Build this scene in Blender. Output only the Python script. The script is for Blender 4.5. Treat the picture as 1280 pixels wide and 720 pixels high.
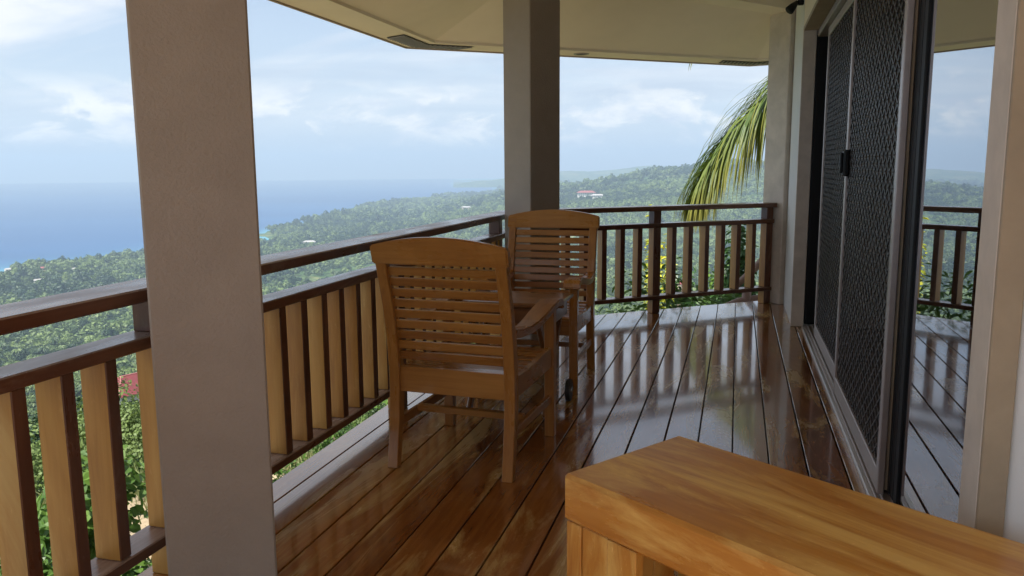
import bpy, bmesh, math, random
import numpy as np
from mathutils import Vector, Matrix
random.seed(7); rng = np.random.default_rng(11)
R = math.radians
scene = bpy.context.scene
for o in list(bpy.data.objects): bpy.data.objects.remove(o)
COL = scene.collection

# ------------------------------------------------------------------ camera
# deck frame: x = across the boards (right), y = along the boards, z = up; the floor is z = 0
EYE = 1.3
camd = bpy.data.cameras.new('camera'); cam = bpy.data.objects.new('camera', camd); COL.objects.link(cam)
camd.sensor_width = 36; camd.lens = 1010/1280*36; camd.clip_start = .02; camd.clip_end = 60000
pit = math.atan((360-209)/1010); rol = R(.4); yaw = R(15.54)
rot0 = Matrix(((math.cos(yaw), -math.sin(yaw), 0), (math.sin(yaw), math.cos(yaw), 0), (0, 0, 1)))
rv = Vector((1,0,0)); fv = Vector((0, math.cos(pit), -math.sin(pit))); uv = Vector((0, math.sin(pit), math.cos(pit)))
r2 = rv*math.cos(rol)-uv*math.sin(rol); u2 = rv*math.sin(rol)+uv*math.cos(rol)
m3 = rot0 @ Matrix((r2, u2, -fv)).transposed()
cam.matrix_world = Matrix.Translation((0,0,EYE)) @ m3.to_4x4()
scene.camera = cam

# ------------------------------------------------------------------ sky, sun, exposure
SUN_EL, SUN_AZ = R(58), R(214)          # azimuth clockwise from +y: high, behind the viewer
w = bpy.data.worlds.new('World'); scene.world = w; w.use_nodes = True
nt = w.node_tree; nt.nodes.clear()
def N(tree, typ, **kw):
    n = tree.nodes.new(typ)
    for k, v in kw.items(): setattr(n, k, v)
    return n
def L(tree, a, b): tree.links.new(a, b)
def mathn(tree, op, a, b=None, c=None, clamp=False):
    n = N(tree, 'ShaderNodeMath', operation=op); n.use_clamp = clamp
    for i, v in enumerate((a, b, c)):
        if v is None: continue
        if isinstance(v, (int, float)): n.inputs[i].default_value = v
        else: L(tree, v, n.inputs[i])
    return n.outputs[0]
def ramp(tree, fac, stops, interp='LINEAR'):
    n = N(tree, 'ShaderNodeValToRGB'); n.color_ramp.interpolation = interp
    e = n.color_ramp.elements
    while len(e) < len(stops): e.new(.5)
    for i, (p, c) in enumerate(stops):
        e[i].position = p; e[i].color = (c if isinstance(c, (tuple, list)) else (c, c, c))[:3] + (1,) if isinstance(c, tuple) else (c, c, c, 1)
    L(tree, fac, n.inputs[0]); return n.outputs[0]
def mixc(tree, fac, a, b, blend='MIX'):
    n = N(tree, 'ShaderNodeMix', data_type='RGBA', blend_type=blend)
    for s, v in ((0, fac), (6, a), (7, b)):
        if isinstance(v, (int, float)): n.inputs[s].default_value = v
        elif isinstance(v, tuple): n.inputs[s].default_value = v[:3] + (1,)
        else: L(tree, v, n.inputs[s])
    return n.outputs[2]
def noise(tree, vec, scale, detail=4, rough=.55, dist=0., dim='3D'):
    n = N(tree, 'ShaderNodeTexNoise', noise_dimensions=dim)
    n.inputs['Scale'].default_value = scale; n.inputs['Detail'].default_value = detail
    n.inputs['Roughness'].default_value = rough; n.inputs['Distortion'].default_value = dist
    L(tree, vec, n.inputs['Vector']); return n.outputs[0]
def vmul(tree, vec, s, off=(0,0,0)):
    n = N(tree, 'ShaderNodeMapping'); n.inputs['Scale'].default_value = s; n.inputs['Location'].default_value = off
    L(tree, vec, n.inputs['Vector']); return n.outputs[0]
sky = N(nt, 'ShaderNodeTexSky', sky_type='NISHITA', sun_disc=False)
sky.sun_elevation = SUN_EL; sky.sun_rotation = SUN_AZ; sky.altitude = 180; sky.dust_density = 1.2; sky.air_density = 1.0; sky.ozone_density = 1.6
tc = N(nt, 'ShaderNodeTexCoord'); D = tc.outputs['Generated']
sep = N(nt, 'ShaderNodeSeparateXYZ'); L(nt, D, sep.inputs[0]); dz = sep.outputs[2]
zz = mathn(nt, 'ADD', mathn(nt, 'MAXIMUM', dz, 0.0), .10)
cmb = N(nt, 'ShaderNodeCombineXYZ')
L(nt, mathn(nt, 'DIVIDE', sep.outputs[0], zz), cmb.inputs[0]); L(nt, mathn(nt, 'DIVIDE', sep.outputs[1], zz), cmb.inputs[1])
P2 = cmb.outputs[0]
high = noise(nt, vmul(nt, P2, (.36, .55, 1), (3.1, 1.7, 0)), 1.0, 9, .60, .7)
highm = ramp(nt, high, [(.38, .10), (.54, .95)])
lift = ramp(nt, dz, [(.02, 0.), (.13, 1.)])
highm = mathn(nt, 'MULTIPLY', highm, lift)
highs = noise(nt, vmul(nt, P2, (.5, .8, 1), (9.1, 4.7, 0)), 1.5, 9, .62, .6)
highcol = ramp(nt, highs, [(.36, (4.5, 4.85, 5.55)), (.50, (5.7, 6.0, 6.45)), (.64, (7.1, 7.1, 7.15))])
cum = noise(nt, vmul(nt, D, (9, 9, 21), (1.35, .9, .4)), 1.0, 10, .60, .35)
band = ramp(nt, dz, [(.014, 0.), (.034, 1.), (.070, .95), (.105, 0.)])
cumm = mathn(nt, 'MULTIPLY', ramp(nt, cum, [(.47, 0.), (.54, 1.)]), band)
cums = noise(nt, vmul(nt, D, (16, 16, 44), (2.3, .6, 1.4)), 1.0, 7, .6)
cumcol = ramp(nt, cums, [(.36, (5.3, 5.7, 6.4)), (.56, (8.6, 8.3, 7.7))])
hz = ramp(nt, dz, [(0., .85), (.10, .45), (.3, .15)])
base = mixc(nt, hz, sky.outputs[0], (5.1, 5.8, 6.9))
c1 = mixc(nt, highm, base, highcol)
c2 = mixc(nt, cumm, c1, cumcol)
bg = N(nt, 'ShaderNodeBackground'); bg.inputs[1].default_value = .085
L(nt, c2, bg.inputs[0]); wo = N(nt, 'ShaderNodeOutputWorld'); L(nt, bg.outputs[0], wo.inputs[0])

sd = bpy.data.lights.new('sun', 'SUN'); sd.energy = 4.8; sd.angle = R(3); sd.color = (1, .955, .88)
so = bpy.data.objects.new('sun', sd); COL.objects.link(so)
dirv = Vector((math.sin(SUN_AZ)*math.cos(SUN_EL), math.cos(SUN_AZ)*math.cos(SUN_EL), math.sin(SUN_EL)))
so.rotation_euler = dirv.to_track_quat('Z', 'Y').to_euler(); so.location = (0, 0, 40)

vs = scene.view_settings; vs.view_transform = 'Standard'; vs.look = 'None'; vs.exposure = 0.85; vs.gamma = 1; vs.use_curve_mapping = False

# ------------------------------------------------------------------ materials
def newmat(name):
    m = bpy.data.materials.new(name); m.use_nodes = True
    t = m.node_tree; b = t.nodes['Principled BSDF']; return m, t, b
def bump(t, b, h, strength, dist=.01):
    n = N(t, 'ShaderNodeBump'); n.inputs['Strength'].default_value = strength; n.inputs['Distance'].default_value = dist
    L(t, h, n.inputs['Height']); L(t, n.outputs[0], b.inputs['Normal'])
def objvec(t):
    "object coordinates shifted by a per-object random amount"
    tcn = N(t, 'ShaderNodeTexCoord'); oi = N(t, 'ShaderNodeObjectInfo')
    add = N(t, 'ShaderNodeVectorMath', operation='ADD'); L(t, tcn.outputs['Object'], add.inputs[0])
    sc = N(t, 'ShaderNodeVectorMath', operation='SCALE'); sc.inputs[0].default_value = (37, 53, 71); L(t, oi.outputs['Random'], sc.inputs['Scale'])
    L(t, sc.outputs[0], add.inputs[1]); return add.outputs[0], oi.outputs['Random']
def wood(name, dark, mid, light, rough=(.2, .4), grain=1., wear=0., wearcol=(.4,.3,.15), coat=.0, vary=.25, bumpv=.08, wearscale=3.):
    "varnished wood, one material for each grain axis"
    out = {}
    for ax in 'xyz':
        m, t, b = newmat(name + '_' + ax)
        v, rnd = objvec(t)
        s = {'x': (.06,1,1), 'y': (1,.06,1), 'z': (1,1,.06)}[ax]
        g1 = noise(t, vmul(t, v, s), 60*grain, 6, .62, .5)
        g2 = noise(t, vmul(t, v, tuple(math.sqrt(q) for q in s)), 7*grain, 4, .55, .8)
        f = mathn(t, 'ADD', mathn(t, 'MULTIPLY', g1, .45), mathn(t, 'MULTIPLY', g2, .55))
        f = mathn(t, 'ADD', f, mathn(t, 'MULTIPLY', mathn(t, 'SUBTRACT', rnd, .5), vary))
        col = ramp(t, f, [(.30, dark), (.50, mid), (.72, light)])
        rr = noise(t, vmul(t, v, tuple(math.sqrt(q) for q in s)), 9, 5, .6)
        rf = ramp(t, rr, [(.3, rough[0]), (.7, rough[1])])
        if wear > 0:
            wn = noise(t, vmul(t, v, tuple(q**.6 for q in s)), wearscale, 7, .68, 1.1)
            wm = ramp(t, wn, [(.60-.12*wear, 0.), (.72-.10*wear, .85)])
            col = mixc(t, wm, col, wearcol)
            sc = noise(t, vmul(t, v, tuple(q**.35 for q in s)), wearscale*9, 9, .75, 2.2)
            sm = mathn(t, 'MULTIPLY', ramp(t, sc, [(.60, 0.), (.68, .8)]), mathn(t, 'ADD', mathn(t, 'MULTIPLY', wm, .8), .28))
            col = mixc(t, sm, col, tuple(min(1, c*1.25+.06) for c in wearcol))
            rf = mathn(t, 'ADD', rf, mathn(t, 'MULTIPLY', wm, .16))
        L(t, col, b.inputs['Base Color']); L(t, rf, b.inputs['Roughness'])
        b.inputs['Coat Weight'].default_value = coat; b.inputs['Coat Roughness'].default_value = .07
        bump(t, b, mathn(t, 'ADD', mathn(t, 'MULTIPLY', g1, .3), g2), bumpv, .004)
        out[ax] = m
    return out
W_FLOOR = wood('floor_wood', (.17,.052,.011), (.29,.104,.021), (.40,.165,.040), (.10,.24), .8, .9, (.56,.37,.13), coat=.8, vary=.26, bumpv=.22, wearscale=4.6)
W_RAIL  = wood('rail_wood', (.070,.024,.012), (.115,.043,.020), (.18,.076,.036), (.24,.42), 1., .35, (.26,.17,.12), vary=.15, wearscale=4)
W_RAILT = wood('weathered_rail_top', (.15,.085,.055), (.26,.17,.125), (.38,.29,.235), (.16,.38), 1., .7, (.46,.40,.36), vary=.1, wearscale=4, bumpv=.2)
W_BAL   = wood('baluster_wood', (.30,.125,.020), (.42,.205,.040), (.51,.285,.070), (.28,.45), 1., .4, (.58,.39,.14), vary=.22)
W_CHAIR = wood('chair_wood', (.22,.078,.016), (.34,.138,.028), (.44,.20,.046), (.22,.38), 1., 0, coat=.25, vary=.16)
W_TABLE = wood('table_wood', (.13,.050,.018), (.20,.085,.028), (.27,.125,.042), (.24,.40), 1., 0, coat=.15, vary=.16)
W_BENCH = wood('bench_wood', (.33,.115,.014), (.45,.185,.026), (.57,.27,.046), (.24,.42), .7, 1.5, (.70,.44,.12), coat=.1, vary=.10, wearscale=5.5)
W_LOG   = wood('log_wood', (.15,.09,.07), (.24,.15,.12), (.33,.22,.18), (.5,.7), 1.5, .3, (.42,.33,.28))
def plain(name, col, rough=.5, metal=0., spec=.5, var=0., vscale=5., bumpv=0., bscale=200., bdist=.002):
    m, t, b = newmat(name)
    b.inputs['Roughness'].default_value = rough; b.inputs['Metallic'].default_value = metal; b.inputs['Specular IOR Level'].default_value = spec
    v, rnd = objvec(t)
    if var > 0:
        f = noise(t, v, vscale, 6, .6, .3)
        lo = tuple(c*(1-var) for c in col); hi = tuple(min(1, c*(1+var)) for c in col)
        L(t, ramp(t, f, [(.3, lo), (.7, hi)]), b.inputs['Base Color'])
    else: b.inputs['Base Color'].default_value = col + (1,)
    if bumpv > 0: bump(t, b, noise(t, v, bscale, 3, .6), bumpv, bdist)
    return m
M_COL   = plain('column_plaster', (.335,.278,.230), .8, var=.06, vscale=5, bumpv=.8, bscale=95, bdist=.004)
M_CEIL  = plain('ceiling_paint', (.86,.76,.62), .7, var=.04, vscale=2)
M_TRIM  = plain('beige_trim_paint', (.62,.54,.46), .6, var=.12, vscale=7, bumpv=.2, bscale=60)
M_TAN   = plain('tan_paint', (.36,.28,.19), .6, var=.12, vscale=7, bumpv=.2, bscale=60)
M_WHITE = plain('white_wall_paint', (.74,.74,.72), .7, var=.03, vscale=3, bumpv=.2, bscale=90)
M_FASC  = plain('fascia_paint', (.45,.36,.30), .5)
M_ALU   = plain('bronze_aluminium', (.42,.36,.34), .38, .5, var=.06, vscale=20)
M_ALUL  = plain('pale_aluminium', (.55,.52,.50), .35, .7)
M_BLACK = plain('black_frame', (.012,.012,.013), .5, spec=.2)
M_WIRE  = plain('grille_metal', (.085,.075,.07), .5, .3)
M_VENT  = plain('vent_dark', (.03,.033,.04), .6)
M_ROOM  = plain('room_dark_wall', (.10,.095,.09), .9)
M_SUB   = plain('deck_frame_wood', (.035,.022,.014), .9)
M_DARKB = plain('black_rubber', (.02,.02,.022), .5)
M_STEEL = plain('steel', (.6,.6,.6), .25, 1.)
M_LAMP  = plain('lamp_glass', (.5,.5,.46), .3)
# tinted reflective pane
M_GLASS, t, b = newmat('tinted_mirror_glass')
b.inputs['Base Color'].default_value = (.012,.013,.014,1); b.inputs['Roughness'].default_value = .02
gl = N(t, 'ShaderNodeBsdfGlossy'); gl.inputs['Color'].default_value = (.92,.95,1,1); gl.inputs['Roughness'].default_value = .004
mx = N(t, 'ShaderNodeMixShader'); mx.inputs[0].default_value = .56; L(t, b.outputs[0], mx.inputs[1]); L(t, gl.outputs[0], mx.inputs[2])
L(t, mx.outputs[0], t.nodes['Material Output'].inputs[0])
def leafmat(name, dark, light, rough=.45, trans=.25, attr=None, vscale=1.2):
    m, t, b = newmat(name)
    tcn = N(t, 'ShaderNodeTexCoord'); geo = N(t, 'ShaderNodeNewGeometry')
    f1 = noise(t, geo.outputs['Position'], vscale, 4, .6)
    f = mathn(t, 'ADD', mathn(t, 'MULTIPLY', f1, .6), mathn(t, 'MULTIPLY', geo.outputs['Random Per Island'], .4))
    if attr:
        a = N(t, 'ShaderNodeAttribute', attribute_type='INSTANCER', attribute_name=attr)
        f = mathn(t, 'ADD', mathn(t, 'MULTIPLY', f, .42), mathn(t, 'MULTIPLY', a.outputs['Fac'], .58))
    col = ramp(t, f, [(.25, dark), (.75, light)])
    L(t, col, b.inputs['Base Color']); b.inputs['Roughness'].default_value = rough
    tr = N(t, 'ShaderNodeBsdfTranslucent'); L(t, col, tr.inputs[0])
    mx = N(t, 'ShaderNodeMixShader'); mx.inputs[0].default_value = trans
    L(t, b.outputs[0], mx.inputs[1]); L(t, tr.outputs[0], mx.inputs[2]); L(t, mx.outputs[0], t.nodes['Material Output'].inputs[0])
    return m
M_FOREST = leafmat('forest_leaves', (.016,.048,.013), (.165,.235,.062), .6, .2, 'tint', .02)
M_SHRUB  = leafmat('shrub_leaves', (.030,.085,.014), (.11,.21,.035), .42, .3)
M_SHRUBD = leafmat('dark_shrub_leaves', (.018,.060,.014), (.07,.16,.035), .42, .25)
M_VINE   = leafmat('vine_leaves', (.05,.12,.020), (.16,.28,.05), .42, .35)
M_YELLOW = leafmat('yellow_shrub_leaves', (.30,.34,.02), (.62,.58,.04), .5, .3)
M_GRASS  = leafmat('grass_blades', (.09,.12,.035), (.26,.28,.11), .6, .3)
M_PALM   = leafmat('palm_leaflets', (.055,.115,.018), (.17,.215,.032), .5, .35, vscale=2.5)
t = M_PALM.node_tree; ta = N(t, 'ShaderNodeAttribute', attribute_name='tip')
tf = ramp(t, ta.outputs['Fac'], [(.55, 0.), (1., .75)]); oldc = t.nodes['Principled BSDF'].inputs['Base Color'].links[0].from_socket
nc = mixc(t, tf, oldc, (.36,.30,.05))
for nd in t.nodes:
    if nd.type in ('BSDF_PRINCIPLED', 'BSDF_TRANSLUCENT'): L(t, nc, nd.inputs[0])
M_PALMT  = plain('palm_trunk', (.22,.17,.13), .9, var=.3, vscale=9, bumpv=.6, bscale=12, bdist=.02)
M_RACHIS = plain('palm_rachis', (.30,.27,.07), .4, var=.2)
M_STEM   = plain('stem_bark', (.19,.15,.10), .85, var=.25, vscale=20)
M_TWIG   = plain('dry_twig', (.42,.35,.25), .85, var=.2, vscale=20)
M_WALLW  = plain('far_white_wall', (.72,.70,.66), .8, var=.06, vscale=.5)
M_WALLC  = plain('far_cream_wall', (.55,.47,.37), .8, var=.08, vscale=.5)
M_ROOFR  = plain('red_roof_sheet', (.30,.085,.075), .5, var=.18, vscale=.9)
M_ROOFM  = plain('maroon_roof_sheet', (.17,.035,.038), .42, var=.15, vscale=1.2)
M_ROOFG  = plain('grey_roof_sheet', (.42,.40,.38), .5, var=.12, vscale=.5)
M_WIN    = plain('far_window', (.05,.06,.07), .2)
m, t, b = newmat('hillside'); M_LAND = m
geo = N(t, 'ShaderNodeNewGeometry')
n1 = noise(t, geo.outputs['Position'], .006, 6, .62, .5); n2 = noise(t, geo.outputs['Position'], .045, 6, .65)
f = mathn(t, 'ADD', mathn(t, 'MULTIPLY', n1, .5), mathn(t, 'MULTIPLY', n2, .5))
L(t, ramp(t, f, [(.34, (.030,.065,.022)), (.50, (.060,.105,.034)), (.57, (.150,.170,.065)), (.66, (.28,.23,.14))]), b.inputs['Base Color'])
# dry sandy soil on the terrace round the house
ln = N(t, 'ShaderNodeVectorMath', operation='LENGTH'); L(t, geo.outputs['Position'], ln.inputs[0])
sm_ = ramp(t, mathn(t, 'DIVIDE', mathn(t, 'ADD', ln.outputs['Value'], mathn(t, 'MULTIPLY', noise(t, geo.outputs['Position'], .5, 5, .6), 5.)), 24.), [(.55, 1.), (.9, 0.)])
soil = ramp(t, noise(t, geo.outputs['Position'], 2.2, 7, .65), [(.35, (.28,.21,.13)), (.65, (.46,.37,.25))])
L(t, mixc(t, sm_, b.inputs['Base Color'].links[0].from_socket, soil), b.inputs['Base Color'])
b.inputs['Roughness'].default_value = .9; b.inputs['Specular IOR Level'].default_value = .1
bump(t, b, n2, .6, 6)
m, t, b = newmat('sea_water'); M_SEA = m
at = N(t, 'ShaderNodeAttribute', attribute_name='shallow'); geo = N(t, 'ShaderNodeNewGeometry')
wv = noise(t, geo.outputs['Position'], .012, 6, .6); wl = noise(t, vmul(t, geo.outputs['Position'], (.0005,.0016,.001)), 1, 5, .6, .6)
deep = ramp(t, wl, [(.35, (.016,.070,.185)), (.65, (.024,.095,.23))])
L(t, mixc(t, at.outputs['Fac'], deep, (.10,.36,.42)), b.inputs['Base Color'])
b.inputs['Roughness'].default_value = .5; b.inputs['Specular IOR Level'].default_value = .25
bump(t, b, wv, .25, 3)

# ------------------------------------------------------------------ mesh helpers
def link(o, parent=None):
    COL.objects.link(o)
    if parent is not None: o.parent = parent
    return o
def mk(name, verts, faces, mat, parent=None, loc=(0,0,0), rotz=0., smooth=False):
    me = bpy.data.meshes.new(name); me.from_pydata([tuple(map(float, v)) for v in verts], [], faces); me.materials.append(mat); me.update()
    if smooth: me.polygons.foreach_set('use_smooth', [True]*len(me.polygons))
    o = bpy.data.objects.new(name, me); o.location = loc; o.rotation_euler = (0, 0, rotz)
    return link(o, parent)
def from_bm(name, bm, mat, parent=None, loc=(0,0,0), rotz=0., smooth=False):
    me = bpy.data.meshes.new(name); bmesh.ops.recalc_face_normals(bm, faces=bm.faces); bm.to_mesh(me); bm.free(); me.materials.append(mat)
    if smooth: me.polygons.foreach_set('use_smooth', [True]*len(me.polygons))
    o = bpy.data.objects.new(name, me); o.location = loc; o.rotation_euler = (0, 0, rotz)
    return link(o, parent)
def axmat(mat, size):
    return mat['xyz'[max(range(3), key=lambda i: size[i])]] if isinstance(mat, dict) else mat
_bc = {}
def box(name, size, loc, mat, parent=None, rot=(0,0,0), bev=.003):
    key = (tuple(round(s, 5) for s in size), bev, id(mat))
    if key not in _bc:
        bm = bmesh.new(); bmesh.ops.create_cube(bm, size=1); bmesh.ops.scale(bm, vec=size, verts=bm.verts)
        if bev > 0: bmesh.ops.bevel(bm, geom=list(bm.edges), offset=min(bev, min(size)*.3), segments=1, affect='EDGES', profile=.7)
        me = bpy.data.meshes.new(name); bm.to_mesh(me); bm.free(); me.materials.append(axmat(mat, size)); _bc[key] = me
    o = bpy.data.objects.new(name, _bc[key]); o.location = loc; o.rotation_euler = rot
    return link(o, parent)
def prism(name, poly, z0, z1, mat, parent=None, loc=(0,0,0), rotz=0., bev=0.):
    bm = bmesh.new(); lo = [bm.verts.new((x, y, z0)) for x, y in poly]; hi = [bm.verts.new((x, y, z1)) for x, y in poly]; n = len(poly)
    bm.faces.new(lo[::-1]); bm.faces.new(hi)
    for i in range(n): bm.faces.new((lo[i], lo[(i+1) % n], hi[(i+1) % n], hi[i]))
    if bev > 0: bmesh.ops.bevel(bm, geom=list(bm.edges), offset=bev, segments=1, affect='EDGES')
    return from_bm(name, bm, mat, parent, loc, rotz)
def extrude_profile(name, prof, x0, x1, mat, parent=None, bev=.003, loc=(0,0,0)):
    "profile in (y, z), extruded along x"
    bm = bmesh.new(); a = [bm.verts.new((x0, y, z)) for y, z in prof]; c = [bm.verts.new((x1, y, z)) for y, z in prof]; n = len(prof)
    bm.faces.new(a); bm.faces.new(c[::-1])
    for i in range(n): bm.faces.new((a[i], c[i], c[(i+1) % n], a[(i+1) % n]))
    bmesh.ops.recalc_face_normals(bm, faces=bm.faces)
    if bev > 0: bmesh.ops.bevel(bm, geom=[e for e in bm.edges if len(e.link_faces) == 2 and e.calc_face_angle(0) > .6], offset=bev, segments=1, affect='EDGES')
    return from_bm(name, bm, mat, parent, loc)
def tube_vf(pts, rad, n=8, vf=None):
    V, F = vf if vf else ([], [])
    pts = [Vector(p) for p in pts]; base = len(V)
    for i, p in enumerate(pts):
        d = (pts[min(i+1, len(pts)-1)] - pts[max(i-1, 0)]).normalized()
        a = d.cross(Vector((0,0,1))); a = a if a.length > 1e-3 else Vector((1,0,0)); a.normalize(); c = d.cross(a)
        r = rad[i] if isinstance(rad, (list, tuple)) else rad
        for k in range(n):
            th = 2*math.pi*k/n; V.append(p + (a*math.cos(th)+c*math.sin(th))*r)
    for i in range(len(pts)-1):
        for k in range(n):
            q = base+i*n; F.append((q+k, q+(k+1) % n, q+n+(k+1) % n, q+n+k))
    F.append(tuple(base+k for k in range(n))[::-1]); F.append(tuple(base+(len(pts)-1)*n+k for k in range(n)))
    return V, F
def tube(name, pts, rad, mat, parent=None, n=8, loc=(0,0,0)):
    V, F = tube_vf(pts, rad, n); return mk(name, V, F, mat, parent, loc, smooth=True)
def tag(o, label=None, cat=None, group=None, kind=None):
    for k, v in (('label', label), ('category', cat), ('group', group), ('kind', kind)):
        if v: o[k] = v
    return o
def thing(name, label, cat, loc=(0,0,0), rotz=0., group=None):
    o = bpy.data.objects.new(name, None); o.empty_display_size = .1; o.location = loc; o.rotation_euler = (0, 0, rotz); link(o)
    return tag(o, label, cat, group)
def copy_tree(o, parent=None):
    c = o.copy(); COL.objects.link(c); c.parent = parent
    for ch in list(o.children): copy_tree(ch, c)
    return c

# ------------------------------------------------------------------ plan of the veranda
A = R(51.4); DF = np.array([math.sin(A), math.cos(A)]); NF = np.array([math.cos(A), -math.sin(A)])   # far side: direction, inward normal
C0 = np.array([-1.755, 6.37])            # corner of the railing centre lines
def far(t, off=0.): return C0 + DF*t + NF*off
def far_y(x, off):                       # y on the far line, moved inward by off
    p = far(0, off); return p[1] + (x-p[0])*DF[1]/DF[0]
WALL, DOORX = .455, .56
WD = np.array([math.sin(R(128.6)), math.cos(R(128.6))])      # direction of the slanting white wall by the bench

# deck: dark frame below, every plank its own piece
deck = prism('deck_floor', [(-1.86,-5.2), (2.6,-5.2), (2.6,far_y(2.6,-.10)), (-1.86,far_y(-1.86,-.10))], -.26, -.036, M_SUB)
tag(deck, kind='structure')
PITCH, X0 = .1577, .016
for k in range(-12, 12):
    xa, xb = X0+k*PITCH+.003+random.uniform(-.0006,.0014), X0+(k+1)*PITCH-.003-random.uniform(-.0006,.0014)
    if k == -12: xa = -1.835
    if k == 2: xb = X0+3*PITCH-.004
    y0 = -5.1  # unseen deck behind the viewer, lengthened to bounce sunlight forward
    if xa > .60: yb = [1.62-(xa-.5)*.797-.02, 1.62-(xb-.5)*.797-.02]
    elif xa > .40: yb = [far_y(xa,-.12), far_y(xb,-.12)]; xb = min(xb, .62)
    else: yb = [far_y(xa,-.12), far_y(xb,-.12)]
    zt = random.uniform(-.0012, .0008)
    cx = (xa+xb)/2
    prism('plank', [(xa-cx,y0), (xb-cx,y0), (xb-cx,yb[1]), (xa-cx,yb[0])], -.034, zt, W_FLOOR['y'], deck, (cx,0,0), bev=.0022)

# ------------------------------------------------------------------ railings
_tt = {}
def rail_board(name, size, loc, parent, bev=.005):
    "rail whose upper face is bleached by rain and sun"
    o = box(name, size, loc, W_RAIL, parent, bev=bev); me = o.data
    if len(me.materials) == 1: me.materials.append(W_RAILT['y'])
    for p in me.polygons: p.material_index = 1 if p.normal.z > .6 else 0
    return o
def shade_side_board(name, size, loc, parent, rot=(0,0,0), bev=.003):
    "board with shade painted on its house-side (+x) face, the other faces golden"
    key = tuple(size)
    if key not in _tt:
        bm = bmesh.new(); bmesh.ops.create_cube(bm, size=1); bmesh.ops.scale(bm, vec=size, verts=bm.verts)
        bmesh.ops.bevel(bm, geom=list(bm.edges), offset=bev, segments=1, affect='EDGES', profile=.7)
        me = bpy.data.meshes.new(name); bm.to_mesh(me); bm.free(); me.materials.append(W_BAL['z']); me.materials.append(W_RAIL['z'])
        for p in me.polygons: p.material_index = 1 if p.normal.x > .6 else 0  # darker rail wood on the house-side face stands in for shade
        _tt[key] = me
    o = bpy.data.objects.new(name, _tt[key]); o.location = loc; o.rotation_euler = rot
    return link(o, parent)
def railing(name, label, length, posts, pitch_sets, rotz, loc, ends):
    """local y runs along the rail, +x is the house side; rails, posts and balusters are separate pieces"""
    t = thing(name, label, 'railing', loc, rotz)
    y0, y1 = ends; ym, yl = (y0+y1)/2, y1-y0
    rail_board('top_rail', (.172, yl, .042), (0, ym, .934), t)
    rail_board('middle_rail', (.108, yl-.004, .040), (0, ym, .783), t, .004)
    rail_board('bottom_rail', (.108, yl-.008, .036), (0, ym, .142), t, .004)
    for p in posts:
        box('post', (.086, .075, .110), (0, p, .858), W_RAIL, t)
        shade_side_board('post', (.086, .075, .602), (0, p, .462), t)
        shade_side_board('post', (.086, .075, .123), (0, p, .0625), t)
    for p in pitch_sets:
        shade_side_board('baluster', (.090, .046, .602), (random.uniform(-.002,.002), p, .462), t, (0, random.uniform(-.004,.004), random.uniform(-.03,.03)))
    return t
left_bal = [-.16+.166*i for i in range(-1, 11)]
lb = [y for y in np.arange(-.70, 6.1, .1655)]
lposts = [2.10, 3.96, 5.86, -.02]
lb = [1.53+.155*k+.022 for k in (-14,-13,-12,-11,-10,-9,-8,-7,-6,-5,-4,-3,-2,-1,0,1,2)] + [2.785+.1645*k for k in range(-4, 19)]
lb = [y for y in lb if all(abs(y-p) > .085 for p in lposts) and y < 6.2 and y > -1.0]
railing('balcony_railing', 'long straight brown wooden railing between the two plaster columns, overlooking the sea', 7.3, lposts, lb, 0., (-1.755, 0, 0), (-1.2, 6.32))
fposts = [.12, 1.36, 2.60]
fb = [1.36-.177*k for k in range(1, 7)] + [1.36+.177*k for k in range(1, 7)]
railing('balcony_railing', 'angled wooden railing at the far end of the deck, in front of the palm frond', 2.9, fposts, fb, -A, (C0[0], C0[1], 0), (.055, 2.645))

# ------------------------------------------------------------------ columns
def column(name, label, cx, cy, side, ang, mat=M_COL, top=3.0):
    t = thing(name, label, 'column', (cx, cy, 0), ang, 'square plaster columns of the veranda')
    box('shaft', (side, side, top), (0, 0, top/2), mat, t, bev=.006)
    return t
column('veranda_column', 'broad taupe plaster column touching the middle of the long sea-side railing', -1.505, 2.035, .30, R(-36.4)*-1)
column('veranda_column', 'two-toned plaster column at the railing corner behind the armchair that faces the sideboard', -1.455, 5.80, .292, R(-34))
column('veranda_column', 'slim plaster column joining the angled railing to the house wall', far(2.80)[0], far(2.80)[1], .28, -A, M_TRIM)

# ------------------------------------------------------------------ house wall and sliding doors
house = thing('house_wall', 'pale painted house wall around the wide sliding door opening', 'wall', (0,0,0))
HEAD = 2.36
box('far_wall_panel', (1.0, 1.10, 3.0), (WALL+.5, 7.44, 1.5), M_WHITE, house, bev=.004)
box('door_jamb', (.098, .05, HEAD-.005), (WALL+.047, 6.865, HEAD/2), M_TRIM, house, bev=.002)
box('wall_above_door', (.5, 5.24, .70), (WALL+.25, 4.255, HEAD+.35), M_CEIL, house, bev=.003)
box('door_head_trim', (.16, 5.1, .03), (WALL+.078, 4.29, HEAD-.017), M_TAN, house, bev=.002)
# near pier: light strip, tan strip, then the white wall slanting away beside the bench
pier_a, pier_b = 1.635, 1.748
prism('near_pier', [(WALL,pier_b), (WALL,pier_a), (.62,pier_a), (.62,pier_b)], 0.001, HEAD-.035, M_TRIM, house, bev=.002)
box('pier_edge_strip', (.046, .012, HEAD-.04), (WALL+.0235, pier_a-.007, (HEAD-.04)/2), M_TAN, house, bev=.002)
p0 = np.array([WALL+.048, pier_a-.003]); p1 = p0+WD*5.2; nw = np.array([WD[1], -WD[0]])*-1
prism('slanted_wall', [tuple(p0), tuple(p1), tuple(p1+nw*.2), tuple(p0+nw*.2)][::-1], 0.001, 3.0, M_WHITE, house)
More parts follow.
